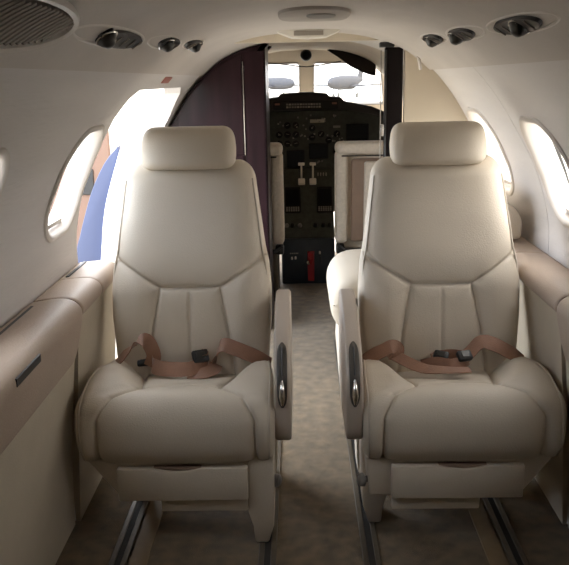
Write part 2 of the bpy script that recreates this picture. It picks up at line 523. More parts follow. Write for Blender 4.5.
    prism('seat_base', [(-.266, .272), (-.182, .160), (-.170, .148), (.20, .148), (.252, .150), (.264, .272)], fn, .024, .44, M['leather'], root, .008, 3)
    prism('notch_shade', [(.062-.134*k/12, (.2535)) for k in range(13)]+[(-.072+.134*k/12, .2535-.009*math.sin(PI*k/12)) for k in range(1, 12)], fn, .006, .024, M['brown'], root, 0)  # brown filler paints the shade of the recess in the drawer's finger notch
    dr = [(-.176, .152), (.192, .152), (.192, .251), (.085, .251)]+[(.062-.134*k/10, .251-.009*math.sin(PI*k/10)) for k in range(11)]+[(-.075, .251), (-.176, .251)]
    prism('drawer', dr, fn, .002, .04, M['leather'], root, .004, 2)
    prism('lower_pan', [(-.06, .108), (.19, .108), (.19, .155), (-.06, .155)], fn, .018, .40, M['leather'], root, .006, 2)
    leg = [(.186, .165), (.190, .10), (.203, .055), (.208, .004), (.246, .004), (.262, .06), (.266, .165), (.266, .285), (.20, .285)]
    prism('leg', leg, fn, .02+legy, .13+legy, M['leather'], root, .006, 2)
    prism('leg', leg, fn, .36, .46, M['leather'], root, .006, 2)
    prism('leg', [(-.165, .165), (-.160, .004), (-.185, .004), (-.19, .04), (-.178, .165)], fn, .30, .44, M['leather'], root, .004, 2)
    # recline knob on the aisle side
    kb = bmesh.new(); add_tube(kb, [(a*.255, .05, .19), (a*.266, .047, .19), (a*.268, .046, .19), (a*.280, .043, .19), (a*.284, .042, .19)], [.009, .009, .02, .018, .010], 14)
    from_bm('knob', kb, M['grey'], root)
    # ---- armrest on the aisle side
    ar = crom([(0, .43, .655), (0, .36, .652), (0, .25, .632), (0, .15, .600), (0, .08, .560), (0, .035, .505), (0, .018, .43), (0, .020, .35), (0, .030, .322)], 60)
    back = crom([(0, .44, .61), (0, .44, .45), (0, .40, .34), (0, .30, .315), (0, .15, .312), (0, .05, .314)], 30)
    outl = [(p.y, p.z) for p in ar]+[(p.y, p.z) for p in reversed(back)]
    prism('armrest', outl, lambda u, v, d: V((a*d, u, v)), .270, .318, M['arm'], root, .010, 4)
    am = root.children[-1]
    # control insert follows the sloping front of the armrest
    ins = [p for p in ar if .425 < p.z < .585]
    rr = []
    for i, p in enumerate(ins):
        tan = (ins[min(i+1, len(ins)-1)]-ins[max(i-1, 0)]).normalized(); N = V((0, tan.z, -tan.y))
        if N.y > 0: N = -N
        f = i/(len(ins)-1); w = .0145*max(.05, 1-abs(2*f-1)**5)**.5
        c = p+V((a*.294, 0, 0))
        rr.append([c+V((-w, 0, 0))+N*-.002, c+V((-w, 0, 0))+N*.002, c+V((-w*.8, 0, 0))+N*.0035, c+V((w*.8, 0, 0))+N*.0035, c+V((w, 0, 0))+N*.002, c+V((w, 0, 0))+N*-.002])
    ci = loft('control_insert', rr, M['insert'], am)
    mid = ins[int(len(ins)*.12):int(len(ins)*.6)]
    tube('slot', [p+V((a*.294, -.0035, .0035)) for p in mid], .0025, M['black'], ci, 6)
    lp = ins[int(len(ins)*.62)]; lq = ins[int(len(ins)*.92)]
    bm = bmesh.new(); a0 = lp+V((a*.294, -.006, .003)); a1 = lq+V((a*.294, -.010, 0))
    add_tube(bm, [a0, a0.lerp(a1, .2)+V((0, -.006, 0)), a0.lerp(a1, .6)+V((0, -.009, 0)), a1], [.003, .0065, .009, .004], 10)
    from_bm('lever', bm, M['chrome'], ci)
    # ---- seat belt
    for nm, pts, wd, wid in belts:
        c = crom(pts, 40); n = len(c); rr = []
        for i, p in enumerate(c):
            f = i/(n-1)*(len(wd)-1); k = min(len(wd)-2, int(f)); W = V(wd[k]).lerp(V(wd[k+1]), f-k).normalized()
            tan = (c[min(i+1, n-1)]-c[max(i-1, 0)]).normalized(); W = (W-tan*W.dot(tan)).normalized(); N = tan.cross(W)
            rr.append([p+W*wid*sx+N*.0014*sn for sx, sn in ((-.5, -1), (.5, -1), (.5, 1), (-.5, 1))])
        loft(nm, rr, M['belt'], root, sharp=.6)
    return root

UPB = (0, .45, .9)
belts_l = [
    ('belt_strap', [(-.245, .325, .435), (-.215, .310, .470), (-.182, .305, .502), (-.155, .315, .524), (-.130, .318, .522), (-.112, .315, .478), (-.125, .32, .438)], [(.3, .6, .7), (.3, .6, .7), (.7, .5, .4), (.95, 0, .2), (.9, -.2, .2)], .046),
    ('belt_strap', [(-.115, .335, .462), (-.11, .30, .447), (-.06, .265, .450), (.0, .262, .450), (.035, .285, .452), (.05, .31, .465), (.03, .325, .47)], [UPB, UPB, (0, .55, .8), (0, .6, .7), (.2, .3, .9)], .046),
    ('belt_strap', [(.075, .33, .440), (.082, .325, .475), (.105, .315, .508), (.14, .308, .500), (.18, .304, .484), (.215, .308, .466), (.250, .325, .438)], [(.3, .6, .6), (.3, .5, .7), (.1, .5, .8), (0, .5, .8), (0, .5, .8)], .046),
    ('belt_strap', [(.0, .27, .432), (.045, .262, .436), (.075, .285, .44), (.08, .32, .444)], [(0, .8, .4), (0, .8, .4), (-.5, .7, .4), (-.8, .3, .4)], .044),
]
belts_r = [
    ('belt_strap', [(-.255, .325, .438), (-.222, .308, .468), (-.19, .303, .486), (-.16, .308, .498), (-.14, .312, .484), (-.15, .31, .45)], [(.1, .5, .8), (.2, .5, .8), (.5, .6, .5), (.9, .2, .2)], .046),
    ('belt_strap', [(-.16, .33, .47), (-.12, .285, .458), (-.07, .235, .452), (.0, .205, .458), (.06, .205, .458)], [(.3, .75, .5), (.3, .8, .4), (.1, .9, .3), (0, 1, .1), (0, 1, 0)], .040),
    ('belt_strap', [(-.07, .30, .438), (-.03, .275, .455), (.01, .25, .458), (.05, .262, .462), (.07, .30, .462), (.03, .325, .462), (-.02, .32, .458), (-.04, .29, .46)], [UPB, UPB, (0, .6, .7), (-.3, .3, .9), (-.3, .2, .9), UPB], .036),
    ('belt_strap', [(.055, .30, .455), (.08, .305, .478), (.115, .312, .508), (.155, .305, .500), (.19, .303, .482), (.220, .308, .464), (.252, .325, .436)], [(.1, .7, .6), (.1, .7, .6), (0, .6, .8), (-.1, .5, .8), (0, .6, .7)], .046),
]
seatL = make_seat('cream leather cabin seat left of the aisle facing aft, copper belt looped', -.35, 1.975, 1, belts_l, 'cream cabin seats')
seatR = make_seat('cream leather cabin seat right of the aisle facing aft, copper belt lying flat', .438, 1.975, -1, belts_r, 'cream cabin seats', .10)
def buckle(root, c, rot, s=(.05, .03, .02)):
    R = Matrix.Rotation(rot[2], 3, 'Z') @ Matrix.Rotation(rot[0], 3, 'X') @ Matrix.Rotation(rot[1], 3, 'Y')
    b = box('buckle', c, s, M['black'], root, .005, 2, R)
    box('buckle_plate', V(c)+R @ V((0, 0, s[2]*.52)), (s[0]*.55, s[1]*.6, .003), M['dark_metal'], b, .001, 1, R)
buckle(seatL, (.035, .303, .476), (.9, 0, .4), (.05, .04, .02)); buckle(seatL, (-.15, .335, .448), (.5, 0, .2), (.04, .03, .012))
buckle(seatR, (.055, .27, .478), (.7, 0, .3), (.045, .032, .02)); buckle(seatR, (-.01, .30, .47), (.6, .1, -.4), (.045, .03, .014))

# ------------------------------------------------------------------ overhead units
def oval(side, s, Y, hl, hwid, off, n=40, dy=0., sc=1.):
    tilt = .11
    out = []
    for i in range(n):
        A = 2*PI*i/n; u = hl*math.cos(A)*sc; v = hwid*math.sin(A)*sc
        out.append(surf(side, s+v-u*tilt*-.12, Y+u+dy, off))
    return out
def overhead(label, side, z, Y, hl, dark, aim):
    s = s_of_z(z); root = thing('overhead_light', label, 'overhead light', (0, 0, 0), 'oval overhead light units')
    base = surf(side, s, Y, -.007); root.location = base
    O = lambda *k, **q: [p-base for p in oval(side, s, Y, *k, **q)]
    loft('bezel', [O(hl, .034, -.0065), O(hl, .034, -.010), O(hl-.006, .031, -.012), O(hl-.014, .027, -.0115), O(hl-.018, .025, -.008)], M['frame'], root, caps=False)
    loft('recess', [O(hl-.016, .026, -.009), O(hl-.03, .021, -.008)], M['ribgrey'], root)
    # dark lens block with ribs
    dy0, dy1 = dark
    cy = (dy0+dy1)/2
    loft('lamp_well', [O((dy1-dy0)/2, .027, -.009, dy=cy), O((dy1-dy0)/2*.97, .026, -.0175, dy=cy), O((dy1-dy0)/2*.8, .018, -.019, dy=cy)], M['black'], root)
    for k in range(5):
        y = dy0+.05+(dy1-dy0-.1)*k/4
        a = surf(side, s-.015, Y+y, -.0205)-base; b = surf(side, s+.015, Y+y, -.0205)-base
        tube('grille_bar', [a, b], .0016, M['ribgrey'], root, 6)
    # swivelling nozzle
    N = -nrm(side, s).normalized()
    c = surf(side, s, Y+aim, -.016)-base; d = (N+V((side*-.1, -.25, -.3))).normalized()
    bm = bmesh.new(); add_tube(bm, [c-d*.01, c+d*.004, c+d*.015, c+d*.022, c+d*.023], [.023, .023, .016, .009, .003], 16)
    nz = from_bm('nozzle', bm, M['dark_metal'], root)
    ringp = [c+d*.004+( (d.orthogonal().normalized()*math.cos(2*PI*k/20)+d.cross(d.orthogonal()).normalized()*math.sin(2*PI*k/20))*.0235) for k in range(21)]
    tube('nozzle_ring', ringp, .0018, M['chrome'], nz, 6)
overhead('oval overhead light unit above the left seat, nearest of the left row', -1, 1.404, 1.72, .30, (-.12, .26), -.09)
overhead('oval overhead light unit, middle of the left ceiling row', -1, 1.418, 2.265, .23, (-.08, .18), -.02)
overhead('oval overhead light unit, farthest of the left row toward the cockpit', -1, 1.431, 2.68, .165, (-.14, .13), .0)
overhead('oval overhead light unit above the right seat, nearest of the right row', 1, 1.411, 1.70, .25, (-.15, .17), -.03)
overhead('oval overhead light unit, middle of the right ceiling row', 1, 1.420, 2.17, .21, (-.10, .17), .08)
overhead('oval overhead light unit, farthest of the right row toward the cockpit', 1, 1.427, 2.58, .19, (-.12, .13), -.01)

# large oval air grille, near left
s = s_of_z(1.399); g = thing('air_grille', 'large oval ribbed air grille in the near left ceiling corner', 'air grille', surf(-1, s, 1.13, -.007))
gb = g.location.copy(); G = lambda *k, **q: [p-gb for p in oval(-1, s, 1.10, *k, **q)]
loft('grille_rim', [G(.30, .066, -.0065), G(.30, .066, -.016), G(.29, .062, -.022), G(.27, .054, -.020), G(.265, .052, -.010)], M['frame'], g, caps=False)
loft('grille_plate', [G(.27, .053, -.0105), G(.26, .050, -.0085)], M['ribgrey'], g)
for k in range(22):
    u = -.235+k*.0218; wv = .046*math.sqrt(max(0.05, 1-(u/.265)**2))
    tube('grille_rib', [surf(-1, s+v*wv, 1.10+u+.025*v, -.0150)-gb for v in (-1, -.5, 0, .5, 1)], .0065, M['ribgrey'], g, 6)

# ceiling centre panel, lit sign and placards
def flat_ceiling(name, label, cat, x, Y, hx, hy, m, th=.012, z=1.492):
    pts = [(hx*math.copysign(abs(math.cos(A))**.7, math.cos(A)), hy*math.copysign(abs(math.sin(A))**.7, math.sin(A))) for A in [2*PI*k/48 for k in range(48)]]
    r = thing(name, label, cat, (x, Y, z))
    prism('panel', pts, lambda u, v, d: V((u, v, d-.02*((u+x-CX)/.28)**2*1.2)), -th, .02, m, r, .004, 2)
    return r
h = flat_ceiling('ceiling_hatch', 'flat grey oval hatch in the middle of the cabin ceiling', 'hatch', .05, 2.42, .105, .22, M['hatch'])
lens = [( .085*math.cos(2*PI*k/32), .10*math.sin(2*PI*k/32)) for k in range(32)]
prism('latch_plate', [(u*.5, v*.8) for u, v in lens], lambda u, v, d: V((u+.02, v-.05, d)), -.018, -.011, M['grey'], h, .002, 1)
sg = thing('ceiling_sign', 'pale arched sign housing on the ceiling in front of the cockpit doorway', 'sign', (.045, 3.25, 1.485))
hp = [(-.135, .012), (-.12, -.004), (-.07, -.024), (0, -.028), (.07, -.024), (.12, -.004), (.135, .012)]
prism('housing', hp, XZ, -.07, .07, M['white'], sg, .004, 2)
box('sign_face', (0, -.071, -.010), (.115, .004, .018), M['ribgrey'], sg, .001, 1)
pl = [(-.028, -.020), (.028, -.020), (.028, .020), (-.028, .020)]
s = s_of_z(1.31)
pp = loft('placard', [[surf(-1, s+v, 3.06+u, o) for u, v in ((-.075, -.014), (.075, -.014), (.075, .014), (-.075, .014))] for o in (-.004, .001)], M['placard'])
tag(pp, 'small faded red placard on the lining above the open doorway', 'placard')
hk = thing('coat_hook', 'small pale coat hook at the top right of the cream bulkhead', 'hook', (.51, 3.33, 1.36))
tube('hook_arm', [(-.06, .0, .05), (0, -.012, .045), (.05, -.012, .02), (.075, -.01, -.02)], .008, M['white'], hk)
tube('hook_peg', [(-.02, .03, .035), (-.02, -.03, .02), (-.015, -.04, -.005), (-.01, -.035, -.03)], .007, M['frame'], hk)

# ------------------------------------------------------------------ dark closet left of the doorway, dark column on the right
xl = -.158; cz = thing('closet', 'tall glossy dark plum closet between the doorway to outside and the cockpit', 'closet', (-.45, 4.1, 0))
def clip(poly): return [(u+.45, v) for u, v in poly]
cp = [(xl, .012)]+[(xl, 1.478)]
for i in range(0, 50):
    s = 2*SL[-1]-0 if False else s_of_r(.20)-(s_of_r(.20)-s_of_z(.03))*i/49
    r, z, nr, nz = sp(s); cp.append((CX-(r-.012), z-.012*abs(nz)))
prism('cabinet_body', clip(cp), XZ, -.135, .28, M['lacquer'], cz, .003, 1)
def inset(x0, x1, z0, z1):
    out = [(x0, z0), (x1, z0)]
    n = 26
    for i in range(n):
        x = x1+(x0-x1)*i/(n-1); r = abs(x-CX); zt = sp(s_of_r(r))[1]-.035 if r < .795 else .75
        out.append((x, max(z0+.02, min(z1, zt))))
    return out
prism('upper_door', clip(inset(-.60, -.276, .945, 1.47)), XZ, -.147, -.136, M['lacquer'], cz, .002, 1)
prism('lower_door', clip([(-.70, .10), (-.276, .10), (-.276, .935), (-.70, .935)]), XZ, -.147, -.136, M['lacquer'], cz, .002, 1)
prism('side_strip_panel', clip([(-.262, .10), (-.166, .10), (-.166, 1.44), (-.262, 1.44)]), XZ, -.145, -.136, M['lacquer'], cz, .002, 1)
box('metal_strip', (-.269+.45, -.146, 1.165), (.007, .010, .455), M['chrome'], cz, .002, 1)

dc = thing('partition_post', 'black glossy partition post on the right of the cockpit doorway', 'partition', (.40, 3.38, 0))
box('post', (-.0, .0, .722), (.075, .03, 1.40), M['black_lacquer'], dc, .004, 2)
box('edge_strip', (-.052, .004, .722), (.0035, .012, 1.38), M['ribgrey'], dc, .002, 1)
box('edge_strip', (-.0325, -.0165, .722), (.006, .006, 1.38), M['dark_metal'], dc, .002, 1)
box('latch', (-.046, -.008, 1.085), (.014, .02, .05), M['chrome'], dc, .004, 2)
box('top_bracket', (-.03, -.004, 1.432), (.06, .05, .02), M['black'], dc, .003, 1)

# ------------------------------------------------------------------ seat behind the right cabin seat
dv = thing('divan', 'white upholstered side seat behind the right cabin seat, rounded front edge', 'seat', (.45, 3.05, 0))
rr = []
prof = crom([(.62, .375, 0), (.45, .370, 0), (.25, .365, 0), (.165, .372, 0), (.125, .41, 0), (.11, .465, 0), (.118, .525, 0), (.15, .57, 0), (.21, .590, 0), (.32, .592, 0), (.50, .585, 0), (.62, .575, 0)], 60)
for y, e in [(2.80, .05), (2.805, .03), (2.82, .012), (2.85, 0), (3.0, 0), (3.25, 0), (3.30, .008), (3.325, .03), (3.33, .05)]:
    rr.append([V((p.x-.45+(e if p.x < .4 else 0), y-3.05, p.y+(-e*.6 if p.y > .48 else e*.6))) for p in prof])
loft('cushion', rr, M['leather'], dv, sharp=.9)
prism('base', [(.165, .006), (.150, .20), (.160, .37), (.62, .37), (.62, .006)], lambda u, v, d: V((u-.45, d-3.05, v)), 2.83, 3.33, M['leather'], dv, .006, 2)
bp = [(.56, .40), (.56, .88), (.585, .915), (.62, .92), (.70, .890), (.775, .835), (.795, .80), (.795, .728), (.67, .726), (.66, .60), (.66, .40)]
prism('back_cushion', bp, lambda u, v, d: V((u-.45, d-3.05, v)), 2.76, 3.32, M['leather'], dv, .016, 4)

# ------------------------------------------------------------------ cockpit
ck = []
for Y, k, zr in ((3.962, 1.0, 0.), (4.6, 1.03, .0), (5.2, 1.05, .0), (5.72, 1.06, .0)):
    inner = [surf(-1, 2*SL[-1]*i/80, Y, 0) for i in range(81)]; outer = [surf(-1, 2*SL[-1]*i/80, Y, .06) for i in range(80, -1, -1)]
    ck.append([V((CX+(p.x-CX)*k, Y, p.z+zr*max(0, p.z-.2)/1.3)) for p in inner+outer])
cs = loft('wall_cockpit', ck, M['cockpit'], sharp=.5); struct(cs)
# windscreen frame, tilted back at the top
T0 = V((0, 5.72, 1.42)); tdir = V((0, .55, -.55)).normalized(); tn = V((0, tdir.z*-1, tdir.y)); tn = V((0, -tdir.z, tdir.y))
WS = lambda u, v, d: V((u, 5.72, 1.42))+tdir*v+V((0, .707, .707))*d
fr = prism('wall_cockpit_front', [(CX-.84, -.14), (CX+.84, -.14), (CX+.88, .80), (CX-.88, .80)], WS, 0, .03, M['cockpit'], bev=0); struct(fr)
pane_l = [(-.55, .44), (-.52, .06), (-.44, .012), (.0, .006), (.016, .02), (.016, .44)]
pane_r = [(.112, .44), (.112, .02), (.128, .006), (.52, .014), (.60, .06), (.64, .44)]
boolean_cut(fr, [prism('cut', p, WS, -.05, .08, None, bev=0) for p in (pane_l, pane_r)])
for i, p in enumerate((pane_l, pane_r)):
    w = thing('window_%d' % (len(WIN)+1+i), None, None, kind='structure')
    prism('pane', p, WS, .012, .018, M['glass'], w, 0)
    c = V((sum(q[0] for q in p)/6, sum(q[1] for q in p)/6))
    ring0 = [WS(*q, -.004) for q in p]; ring1 = [WS(c.x+(q[0]-c.x)*.975, c.y+(q[1]-c.y)*.96, -.004) for q in p]
    ring2 = [WS(c.x+(q[0]-c.x)*.975, c.y+(q[1]-c.y)*.96, .012) for q in p]
    loft('window_frame', [ring0, ring1, ring2], M['grey'], w, caps=False, sharp=.5)

co = thing('compass', 'round black compass on the windscreen centre post', 'compass', (.060, 5.60, 1.462))
bm = bmesh.new(); add_tube(bm, [(0, .06, 0), (0, .0, 0), (0, -.012, 0), (0, -.012, 0)], [.036, .040, .036, .026], 24); from_bm('case', bm, M['black'], co)
bm = bmesh.new(); add_tube(bm, [(0, -.0125, 0), (0, -.015, 0)], .024, 20); from_bm('dial', bm, M['screen'], co)
box('bracket', (0, .07, -.01), (.03, .10, .012), M['black'], co, .003, 1)
vs = thing('sun_visor', 'dark pointed sun visor folded under the right cockpit roof', 'visor', (.37, 5.40, 1.40))
vp = [(-.173, .087), (-.11, .104), (-.03, .108), (.05, .090), (.14, .040), (.153, -.03), (.15, -.085), (.11, -.078), (.06, -.060), (-.02, -.020), (-.107, .045)]
prism('blade', vp, lambda u, v, d: V((u, d+.10*v+.6*u*u, v)), -.012, .012, M['hood'], vs, .005, 2)
tube('arm', [(.08, .015, .07), (.10, .06, .085), (.12, .12, .088)], .008, M['black'], vs)
ca = tube('cable', [V(p) for p in ((-.22, 5.58, 1.418), (-.10, 5.60, 1.405), (.0, 5.61, 1.390), (.06, 5.62, 1.385), (.14, 5.61, 1.392), (.24, 5.60, 1.408), (.30, 5.58, 1.416))], .004, M['black'])
tag(ca, 'thin dark cable sagging across the top of the windscreen', 'cable')

# instrument panel
ip = thing('instrument_panel', 'dark instrument panel with glareshield hood across the cockpit', 'instrument panel', (.05, 5.3, 0))
P = lambda x, z, y=0.: V((x-.05, y, z))
prism('panel_face', [(-.52, .42), (.62, .42), (.62, 1.06), (.50, 1.10), (-.40, 1.10), (-.52, 1.06)], lambda u, v, d: P(u, v, d), 0, .05, M['instrument'], ip, .004, 1)
gs = [(-.50, 1.06), (-.46, 1.12), (-.30, 1.165), (-.175, 1.190), (-.13, 1.192), (-.115, 1.214), (.0, 1.220), (.10, 1.220), (.185, 1.212), (.205, 1.190), (.275, 1.186), (.30, 1.160), (.48, 1.122), (.58, 1.08), (.62, 1.05), (.62, 1.03), (.50, 1.07), (.30, 1.105), (-.18, 1.105), (-.40, 1.09), (-.50, 1.04)]
prism('glareshield', gs, lambda u, v, d: P(u, v-.02*max(0, d-.1), d), -.10, .42, M['hood'], ip, .008, 2)
# annunciator rows under the hood
prism('annunciator_panel', [(-.16, 1.112), (.26, 1.112), (.26, 1.165), (-.16, 1.165)], lambda u, v, d: P(u, v, d), -.112, -.09, M['bezel'], ip, .003, 1)
ann = []
for k in range(13):
    for j in range(2):
        x = -.07+k*.0175; z = 1.128+j*.017
        ann.append(box('annunciator', P(x, z, -.1135), (.0135, .006, .011), M['mark' if (k*3+j) % 4 == 0 else 'grey'], ip, .001, 1))
for x in (-.135, .235): box('warning_light', P(x, 1.148, -.1135), (.032, .008, .012), M['amber'], ip, .002, 1)
def screen(x0, x1, z0, z1, y=-.004):
    b = box('display', P((x0+x1)/2, (z0+z1)/2, y), (x1-x0+.016, .02, z1-z0+.016), M['bezel'], ip, .004, 1)
    box('screen', P((x0+x1)/2, (z0+z1)/2, y-.0105), (x1-x0, .003, z1-z0), M['screen'], b, .001, 1)
screen(-.075, .03, .735, .835); screen(.075, .19, .79, .878); screen(.325, .46, .90, 1.0); screen(-.36, -.20, .88, 1.02); screen(.34, .46, .76, .86); screen(-.36, -.22, .74, .86)
box('label_strip', P(.125, 1.032, -.004), (.095, .008, .022), M['mark'], ip, .001, 1)
box('label_strip', P(.255, .992, -.004), (.048, .008, .014), M['grey'], ip, .001, 1)
def dial(x, z, r, pale=False):
    bm = bmesh.new(); add_tube(bm, [P(x, z, .0), P(x, z, -.008), P(x, z, -.010)], [r, r, r*.86], 18)
    d = from_bm('gauge', bm, M['bezel'], ip)
    bm = bmesh.new(); add_tube(bm, [P(x, z, -.0102), P(x, z, -.0112)], [r*.8, r*.8], 18); from_bm('gauge_face', bm, M['screen'], d)
    box('needle', P(x+r*.1, z+r*.15, -.0118), (r*.9, .001, .0025), M['mark' if pale else 'grey'], d, 0, rot=Matrix.Rotation(random.uniform(-1, 1), 3, 'Y'))
for x, z in ((-.075, 1.005), (-.02, 1.005), (-.075, .945), (-.02, .945), (-.075, .885), (-.02, .885), (.09, .985), (.09, .925), (.15, .945), (.20, .905), (.255, .945), (.29, .885), (-.13, .885), (-.13, .945), (.25, .83), (.29, .78)):
    dial(x, z, .023, True)
rnd = random.Random(3)
for k in range(60):
    x = rnd.uniform(-.14, .30); z = rnd.uniform(.745, 1.07)
    if (-.10 < x < .05 and .71 < z < .86) or (.05 < x < .21 and .77 < z < .90): continue
    bm = bmesh.new(); add_tube(bm, [P(x, z, 0), P(x, z, -.012), P(x, z, -.014)], [.006, .005, .003], 10)
    from_bm('knob', bm, M['grey' if k % 3 else 'mark'], ip)

# centre pedestal
pd = thing('centre_pedestal', 'dark centre pedestal between the pilot seats with white throttle levers', 'pedestal', (.05, 4.95, 0))
Q = lambda x, y, z: V((x-.05, y-4.95, z))
prism('pedestal_body', [(4.955, .006), (4.955, .315), (4.975, .34), (5.25, .72), (5.275, .72), (5.275, .006)], lambda u, v, d: Q(d, u, v), -.12, .222, M['instrument'], pd, .006, 2)
fp = box('front_panel', Q(.051, 4.947, .158), (.345, .02, .300), M['navy'], pd, .008, 2)
sl = V((0, .275, .38)).normalized(); sn = V((0, -.38, .275)).normalized()
SLP = lambda x, t, o=0.: Q(x, 4.975, .34)+sl*t+sn*o
RS = Matrix.Rotation(math.atan2(.38, .275), 3, 'X')
for x in (-.045, .165):
    b = box('display', SLP(x, .235, .004), (.105, .19, .02), M['bezel'], pd, .004, 1, RS)
    box('screen', SLP(x, .25, .0145), (.088, .125, .002), M['screen'], b, .001, 1, RS)
    for r_ in range(3):
        for c_ in range(6): box('key', SLP(x-.038+c_*.015, .152+r_*.012, .0155), (.010, .008, .003), M['grey'], b, 0, rot=RS)
for k, x in enumerate((.015, .09)):
    tl = tube('throttle_lever', [SLP(x, .40, 0), SLP(x, .41, .05), SLP(x, .445, .10)], .006, M['white'], pd)
    b = SLP(x, .445, .10)
    box('throttle_knob', b+V((0, 0, .004)), (.042, .022, .02), M['white'], tl, .005, 2)
    box('lever_base', SLP(x, .365, .015), (.045, .04, .03), M['white'], tl, .006, 2, RS)
for k in range(4): box('switch', SLP(.125+k*.018, .42, .012), (.007, .014, .026), M['mark'], pd, .002, 1, RS)
for k, x in enumerate((-.085, -.05, .0, .10, .15, .19)):
    c = SLP(x, .05, 0); bm = bmesh.new(); add_tube(bm, [c, c+sn*.016, c+sn*.018], [.015, .012, .006], 12); from_bm('knob', bm, M['grey' if k in (0, 2) else 'bezel'], pd)
# red handle and toggles on the navy front panel
hd = thing('t', None, None); bpy.data.objects.remove(hd)
prism('handle_plate', [(.047, .028), (.087, .028), (.090, .225), (.045, .225)], lambda u, v, d: Q(u, 4.937-d, v), 0, .004, M['red'], fp, .001, 1)
bm = bmesh.new(); add_tube(bm, [Q(.067, 4.936, .205), Q(.067, 4.915, .20), Q(.067, 4.900, .18), Q(.067, 4.905, .15)], [.02, .021, .019, .012], 14); hb = from_bm('red_handle', bm, M['red'], fp)
bm = bmesh.new(); add_tube(bm, [Q(.055, 4.935, .155), Q(.052, 4.905, .155), Q(.050, 4.898, .155)], [.013, .013, .006], 14); from_bm('pull_knob', bm, M['chrome'], fp)
for x, z in ((-.055, .185), (-.032, .187), (.125, .22)):
    bm = bmesh.new(); add_tube(bm, [Q(x, 4.937, z), Q(x, 4.918, z-.006), Q(x, 4.914, z-.007)], [.006, .007, .003], 10); from_bm('toggle', bm, M['white'], fp)
for x in (-.064, -.052, -.040, -.028, -.018): box('marking', Q(x, 4.9365, .212), (.008, .002, .007), M['mark'], fp, 0)
tube('guard_wire', [Q(.128, 4.936, .215), Q(.133, 4.93, .18), Q(.137, 4.936, .14)], .003, M['dark_metal'], fp)

# pilot seats
def pilot_seat(label, x0, x1, s):
    """s=+1: inboard edge is x0."""
    c = (x0+x1)/2; r = thing('pilot_seat', label, 'seat', (c, 4.5, 0), 'pilot seats')
    hw_ = (x1-x0)/2
    def slab(name, hx, z0, z1, y0, y1, m, rad, px=0., parent=r, lean=.10):
        bm = bmesh.new(); add_box(bm, (px, (y0+y1)/2, (z0+z1)/2), (2*hx, y1-y0, z1-z0), rad, 4)
        for v in bm.verts: v.co.y += (v.co.z-.4)*lean*-1+0.0
        return from_bm(name, bm, m, parent)
    slab('back_pad', hw_*.93, .38, .93, .03, .12, M['sheep'], .03)
    slab('back_shell', hw_*.60, .37, .86, .0, .04, M['brown'], .018)
    slab('side_bolster', .035, .37, .90, -.025, .11, M['sheep'], .022, -hw_+.035)
    slab('side_bolster', .035, .37, .90, -.025, .11, M['sheep'], .022, hw_-.035)
    slab('top_roll', hw_, .885, .955, -.035, .12, M['sheep'], .03)
    slab('back_panel', hw_*.42, .37, .845, -.022, .01, M['sheep'], .015, .03)
    box('seam_bar', (0, -.078, .88), (hw_*1.7, .006, .008), M['dark_metal'], r, .002, 1)
    bm = bmesh.new(); add_box(bm, (0, .26, .36), (hw_*1.9, .32, .11), .035, 4); from_bm('seat_cushion', bm, M['sheep'], r)
    bm = bmesh.new(); add_box(bm, (0, .26, .27), (hw_*1.5, .30, .08), .01, 2); from_bm('seat_pan', bm, M['dark_metal'], r)
    for sx in (-1, 1):
        bm = bmesh.new(); add_box(bm, (sx*(hw_-.06), .06, .16), (.035, .05, .32), .008, 2); from_bm('leg', bm, M['rail'], r)
        bm = bmesh.new(); add_box(bm, (sx*(hw_-.06), .38, .12), (.035, .05, .24), .008, 2); from_bm('leg', bm, M['rail'], r)
    tube('recline_bar', [(-s*(hw_-.02), -.04, .36), (-s*(hw_-.06), -.05, .33), (-s*(hw_-.14), -.05, .32), (-s*(hw_-.20), -.03, .27)], .014, M['black'], r)
    bm = bmesh.new(); add_box(bm, (-s*(hw_-.03), .02, .33), (.05, .08, .05), .01, 2); from_bm('hinge', bm, M['black'], r)
    return r
pilot_seat('cream pilot seat mostly hidden behind the dark plum closet', -.555, -.092, -1)
pilot_seat('cream pilot seat to the right of the centre pedestal', .205, .665, 1)

# ------------------------------------------------------------------ outside
gd = box('ground', (0, 60, -1.15), (500, 500, .1), M['concrete'], r=0); struct(gd)
bd = thing('door_panel', 'curved blue panel with a broad white edge standing outside the open doorway', 'door panel', (-1.2, 3.95, -1.1))
Ld = lambda pts: [(x+1.2, z+1.1) for x, z in pts]
outer = crom([(-1.62, -1.10, 0), (-1.36, -.1, 0), (-1.156, .471, 0), (-1.10, .639, 0), (-1.047, .782, 0), (-.986, .897, 0), (-.941, .957, 0), (-.90, 1.0, 0)], 40)
inner = crom([(-.885, .985, 0), (-.902, .936, 0), (-.934, .846, 0), (-.975, .719, 0), (-1.0, .60, 0), (-1.02, .45, 0), (-1.10, -.1, 0), (-1.25, -1.10, 0)], 40)
prism('blue_lining', Ld([(p.x, p.y) for p in outer]+[(p.x, p.y) for p in inner[1:]]), XZ, -.04, .04, M['blue'], bd, .006, 2)
e2 = crom([(-.80, .95, 0), (-.828, .91, 0), (-.852, .86, 0), (-.893, .749, 0), (-.910, .635, 0), (-.925, .46, 0), (-.99, -.1, 0), (-1.12, -1.10, 0)], 40)
prism('white_rim', Ld([(p.x, p.y) for p in inner]+[(p.x, p.y) for p in reversed(e2)]), XZ, -.07, .05, M['edge'], bd, .006, 2)
hg = thing('hangar', 'pale hangar far ahead beyond the windscreen', 'building', (10, 170, -1.1))
box('wall', (0, 10, 4), (90, 18, 8), M['hangar'], hg, 0)
prism('roof', [(-46, 8), (46, 8), (40, 10), (-40, 10)], XZ, 0, 20, M['hroof'], hg, 0)
for k in range(5): box('hangar_door', (-32+16*k, .8, 2.6), (11, .4, 5.2), M['edge'], hg, .02)
